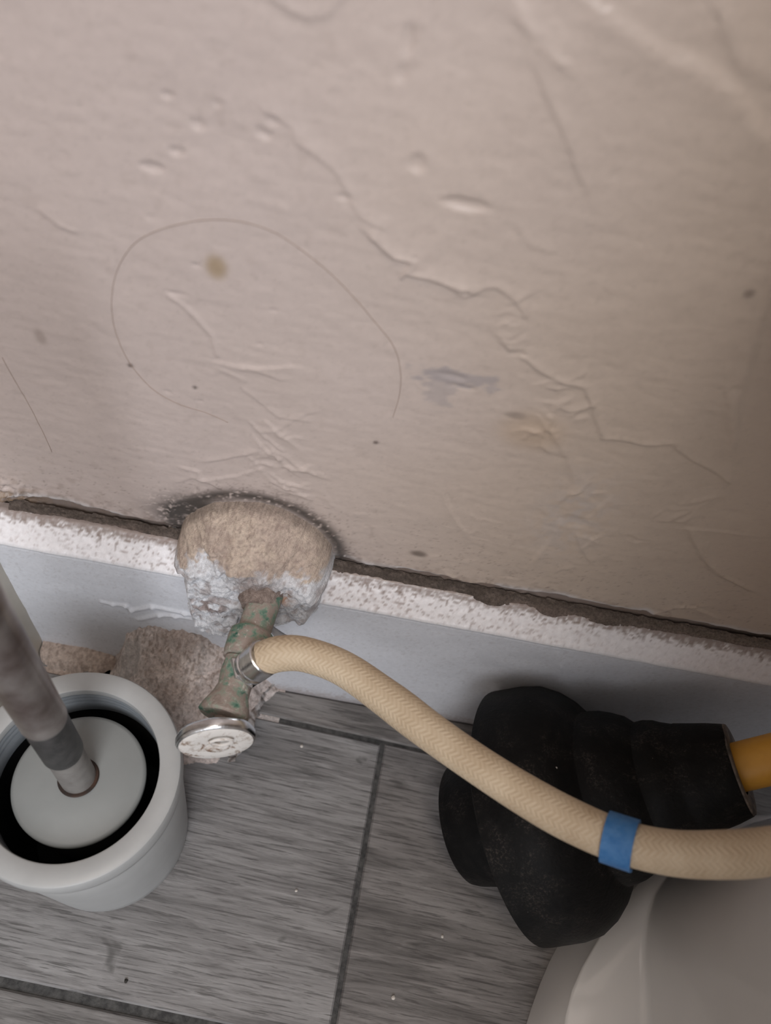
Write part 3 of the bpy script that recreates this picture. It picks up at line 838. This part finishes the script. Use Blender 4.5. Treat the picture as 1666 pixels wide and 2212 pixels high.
# ================================================================== TOILET BRUSH AND HOLDER
hc = Vector((-0.0945, -0.1073, 0.0))
hol = empty('brush_holder', hc)
tag(hol, 'pale grey plastic toilet brush holder standing on the floor tiles', 'brush holder')
RO, RI, HT = 0.0442, 0.0348, 0.110
lathe('holder_body', hc, (0, 0, 1), [(0.0002, .0355), (0.0002, .0380), (.002, .0390), (.010, .0394), (.060, .0414), (.094, .0430), (.0955, .0426), (.0955, .0395), (.004, .0365), (.004, .0002)], M['holder'], hol, 96)
lathe('lid_ring', hc, (0, 0, 1), [(.0963, .0395), (.0963, .0428), (.0972, .0438), (.1010, RO), (.1080, RO - .0001), (.1095, RO - .0007), (HT, RO - .0018), (HT, RI + .0010), (.1096, RI + .0003), (.1082, RI)] +
      [(.1082 - .0024, RI), (.1082 - .0024, .0395)], M['holder'], hol, 96, closed=True)
lathe('inner_ring', hc, (0, 0, 1), [(.1060, RI + .0002), (.1045, RI + .0002), (.1040, RI + .0009), (.1028, RI + .0002), (.1010, RI + .0002), (.1005, RI + .0009), (.0992, RI + .0002), (.0970, RI + .0002), (.0965, RI + .0009), (.0950, RI + .0002), (.0860, RI + .0003), (.0860, .0380), (.1060, .0380)], M['ring_in'], hol, 96, closed=True)
lathe('inner_cup', hc, (0, 0, 1), [(.0865, .0376), (.0060, .0358), (.0060, .0002)], M['inner_shade'], hol, 64, cap=False)

disc_c = Vector(atz(172, 1683, 0.0995))
br = empty('toilet_brush', (disc_c.x, disc_c.y, 0.006))
tag(br, 'toilet brush with stained steel handle and round grey cover disc', 'toilet brush')
top_ = Vector(atz(62, 1501, 0.185))
ha = (top_ - disc_c).normalized()
lathe('cover_disc', disc_c, (0, 0, 1), [(-.0040, .0004), (-.0040, .0260), (-.0020, .0272), (-.0004, .0272), (0.0004, .0268), (.0010, .0255), (.0022, .0085), (.0022, .0004)], M['lid_disc'], br, 96)
lathe('base_ring', disc_c + Vector((0, 0, .0015)), ha, [(-.001, .0070), (.0012, .0084), (.0018, .0080), (.0018, .0070)], M['rustring'], br, 40)
tc = (Vector(atz(128, 1612, 0.132)) - disc_c).dot(ha)
lathe('rod', disc_c, ha, [(0, .0071), (tc + .004, .0071)], M['rod'], br, 40)
lathe('collar', disc_c, ha, [(tc, .0071), (tc + .0002, .0076), (tc + .001, .0078), (tc + .036, .0078)], M['collar'], br, 40)
lathe('handle', disc_c, ha, [(tc + .0315, .0078), (tc + .032, .0081), (tc + .0335, .0083), (tc + .0345, .0082), (tc + .20, .0082), (tc + .206, .0080), (tc + .208, .007), (tc + .208, .0002)], M['steel'], br, 48)
lathe('brush_head', disc_c, (0, 0, -1), [(.004, .004), (.012, .006), (.02, .022), (.05, .025), (.08, .022), (.088, .008), (.0885, .0004)], M['inner_shade'], br, 32)

# ================================================================== PLUNGER
P1 = Vector(atz(1136, 1752, 0.0505)); P2 = Vector(atz(1600, 1660, 0.118))
pa = (P2 - P1).normalized(); PL = (P2 - P1).length
pl = empty('plunger', (P1.x, P1.y, 0.0))
tag(pl, 'black rubber plunger with yellow wooden handle lying between baseboard and toilet', 'plunger')
R0 = 0.0610
K = PL / 475.0
cup = [(-2, .0585), (-6, .0598), (-2, .0612), (6, .0612), (40, .0605), (75, .0600), (110, .0582), (140, .0540), (165, .0485), (182, .0432), (188, .0404),
       (192, .0400), (205, .0398), (225, .0388), (250, .0364), (275, .0335), (290, .0302), (296, .0292), (300, .0294), (315, .0294), (335, .0284), (350, .0268), (365, .0256), (372, .0250), (376, .0251), (400, .0240), (440, .0222), (466, .0206), (470, .0203)]
wobp = lambda t, an: 1 + 0.012 * math.sin(an * 2 + t * 30) + 0.008 * math.sin(an * 5 + t * 90)
lathe('cup', P1, pa, [(t * K, r) for t, r in cup] + [(474 * K, .0196), (475 * K, .0182)], M['rubber'], pl, 72, wob=wobp, cap=False)
lathe('neck_edge', P1, pa, [(471 * K, .0203), (474.5 * K, .0200), (476 * K, .0188), (475.5 * K, .0150), (472 * K, .0112)], M['rubber_edge'], pl, 56, cap=False)
lathe('inner_flange', P1, pa, [(20 * K, .0560), (4 * K, .0500), (0, .0400), (-8 * K, .0335), (-40 * K, .0330), (-90 * K, .0325), (-135 * K, .0312), (-152 * K, .0300), (-156 * K, .0290), (-150 * K, .0280), (-40 * K, .0290), (0, .0290)], M['rubber'], pl, 64, cap=False)
hdl = P2 - pa * 0.02
hd_dir = (Vector(atz(1700, 1636, 0.131)) - P2).normalized()
lathe('handle', hdl, hd_dir, [(0, .0108), (.24, .0108), (.246, .0104), (.25, .008), (.25, .0003)], M['wood'], pl, 40)

# ================================================================== TOILET
toi = empty('toilet', (0.27, -0.30, 0.0))
tag(toi, 'glossy white ceramic toilet beside the plunger', 'toilet')
XC = 0.272
def ring(pts, N=120):
    """closed plan outline from a left half given front to back, mirrored about XC"""
    left = catmull([Vector((x, y, 0)) for x, y in pts], 12)
    full = left + [Vector((2 * XC - q.x, q.y, 0)) for q in reversed(left[:-1])][:-1]
    d = [0]
    for i in range(len(full)):
        d.append(d[-1] + (full[(i + 1) % len(full)] - full[i]).length)
    out = []; j = 0
    for k in range(N):
        s_ = d[-1] * k / N
        while d[j + 1] < s_: j += 1
        t = (s_ - d[j]) / max(d[j + 1] - d[j], 1e-9)
        out.append(full[j].lerp(full[(j + 1) % len(full)], t))
    return out
foot0 = [(XC, -0.60), (.205, -0.585), (.150, -0.50), (.130, -0.38), (.124, -0.27), (.1285, -0.185), (.1320, -0.163), (.147, -0.128), (.172, -0.094), (.205, -0.066), (.238, -0.048), (XC, -0.042)]
foot1 = [(XC, -0.588), (.209, -0.574), (.160, -0.49), (.141, -0.38), (.135, -0.27), (.1395, -0.185), (.1440, -0.152), (.158, -0.126), (.181, -0.096), (.212, -0.070), (.241, -0.053), (XC, -0.046)]
body0 = [(XC, -0.565), (.225, -0.553), (.190, -0.48), (.180, -0.38), (.1785, -0.27), (.1790, -0.185), (.1795, -0.150), (.1805, -0.122), (.190, -0.096), (.217, -0.074), (.244, -0.057), (XC, -0.049)]
body1 = [(XC, -0.57), (.220, -0.557), (.187, -0.48), (.182, -0.38), (.184, -0.27), (.185, -0.185), (.186, -0.150), (.188, -0.122), (.198, -0.098), (.222, -0.079), (.247, -0.064), (XC, -0.058)]
bowl2 = [(XC, -0.64), (.200, -0.62), (.135, -0.53), (.115, -0.42), (.130, -0.30), (.165, -0.22), (.190, -0.16), (.198, -0.12), (.206, -0.102), (.226, -0.088), (.247, -0.070), (XC, -0.066)]
bowl3 = [(XC, -0.68), (.195, -0.66), (.115, -0.56), (.092, -0.44), (.103, -0.31), (.150, -0.22), (.195, -0.16), (.205, -0.12), (.212, -0.098), (.228, -0.080), (.247, -0.070), (XC, -0.066)]
def off(a, b, t): return [(p[0] * (1 - t) + q[0] * t, p[1] * (1 - t) + q[1] * t) for p, q in zip(a, b)]
rings = [(0.0003, foot0), (0.012, off(foot0, foot1, .25)), (0.022, off(foot0, foot1, .6)), (0.0280, off(foot0, foot1, .9)), (0.0297, off(foot0, foot1, .98)), (0.0303, foot1), (0.0306, off(foot1, body0, .04)), (0.0312, off(foot1, body0, .1)),
         (0.0345, off(foot1, body0, .4)), (0.0375, off(foot1, body0, .86)), (0.0380, off(foot1, body0, .95)), (0.0395, off(foot1, body0, .99)), (0.042, body0), (0.048, off(body0, body1, .2)), (0.065, off(body0, body1, .5)), (0.10, body1), (0.16, body1), (0.22, off(body1, bowl2, .3)), (0.29, bowl2), (0.35, bowl3), (0.37, bowl3)]
V = []; Fs = []; N = 120
for z, o_ in rings:
    for q in ring(o_, N): V.append((q.x, q.y, z))
for i in range(len(rings) - 1):
    for k in range(N):
        k2 = (k + 1) % N
        Fs.append((i * N + k, i * N + k2, (i + 1) * N + k2, (i + 1) * N + k))
Fs.append(tuple(range((len(rings) - 1) * N, len(rings) * N)))
mesh('pedestal', V, Fs, M['ceramic'], toi)
tk = box('tank', (0.092, -0.215, 0.372), (0.452, -0.022, 0.70), M['ceramic'], toi, bev=0.022)
box('tank_lid', (0.086, -0.222, 0.700), (0.458, -0.016, 0.735), M['ceramic'], toi, bev=0.010)
st = [(XC, -0.685), (.195, -0.665), (.113, -0.56), (.089, -0.44), (.100, -0.33), (.130, -0.25), (.190, -0.235), (XC, -0.232)]
V = []; Fs = []
for z in (0.371, 0.395):
    for q in ring(st, 80): V.append((q.x, q.y, z))
for k in range(80): Fs.append((k, (k + 1) % 80, 80 + (k + 1) % 80, 80 + k))
Fs += [tuple(range(80))[::-1], tuple(range(80, 160))]
mesh('seat_lid', V, Fs, M['ceramic'], toi, smooth=False)

# ================================================================== HAIRS ON THE WALL AND CRUMBS
def hair(pix, label, r=0.00010):
    q = catmull([Vector(aty(px, py, -0.0012)) for px, py in pix], 8)
    xi = lambda p_: (np.abs(xs - p_.x).argmin(), np.abs(zs - p_.z).argmin())
    q = [Vector((p_.x, -h[xi(p_)] - r * 0.8, p_.z)) for p_ in q]
    o = tube('hair', q, r, M['hair'], None, 6)
    tag(o, label, 'hair')
hair([(848, 908), (862, 860), (864, 810), (848, 755), (805, 700), (760, 645), (700, 585), (640, 540), (590, 508), (535, 488), (480, 480), (410, 485), (335, 505), (285, 535), (252, 585), (239, 640), (241, 700), (257, 755), (285, 805),
      (325, 848), (380, 880), (440, 900), (490, 922)], 'thin brown hair looped in a big oval on the wall')
hair([(0, 780), (30, 835), (62, 890), (90, 945), (108, 985)], 'short straight brown hair on the wall near the side baseboard')
crm = simple('pale_crumb', (0.50, 0.46, 0.42), (0.6, 0.56, 0.52), 300, 0.9, 0.3); crd = simple('dark_crumb', (0.02, .018, .016), (0.04, .035, .03), 300, 0.9, 0.3)
for (px, py, sz, mt, lb, gp) in [(272, 2119, .0011, crd, 'tiny black crumb on the grey tile in front of the brush holder', 'crumbs on the tiles'),
                                 (640, 1924, .0008, crm, 'tiny pale crumb on the lighter grey tile beside the grout joint', 'crumbs on the tiles'),
                                 (652, 1612, .0010, crm, 'tiny pale crumb on the tile just beside the valve handle', 'crumbs on the tiles'),
                                 (956, 2023, .0008, crm, 'tiny pale crumb on the darker tile in front of the plunger cup', 'crumbs on the tiles'),
                                 (850, 2155, .0011, crm, 'tiny pale crumb on the darker tile between grout joint and toilet foot', 'crumbs on the tiles')]:
    q = atz(px, py, sz * 0.5)
    bm = bmesh.new(); bmesh.ops.create_icosphere(bm, subdivisions=1, radius=sz)
    for v_ in bm.verts: v_.co = Vector((v_.co.x * rj.uniform(.8, 1.3), v_.co.y * rj.uniform(.8, 1.2), max(v_.co.z * .8, -sz * .5)))
    me = bpy.data.meshes.new('crumb'); bm.to_mesh(me); bm.free(); me.materials.append(mt)
    o = bpy.data.objects.new('crumb', me); COL.objects.link(o); o.location = q
    tag(o, lb, 'crumb', gp)
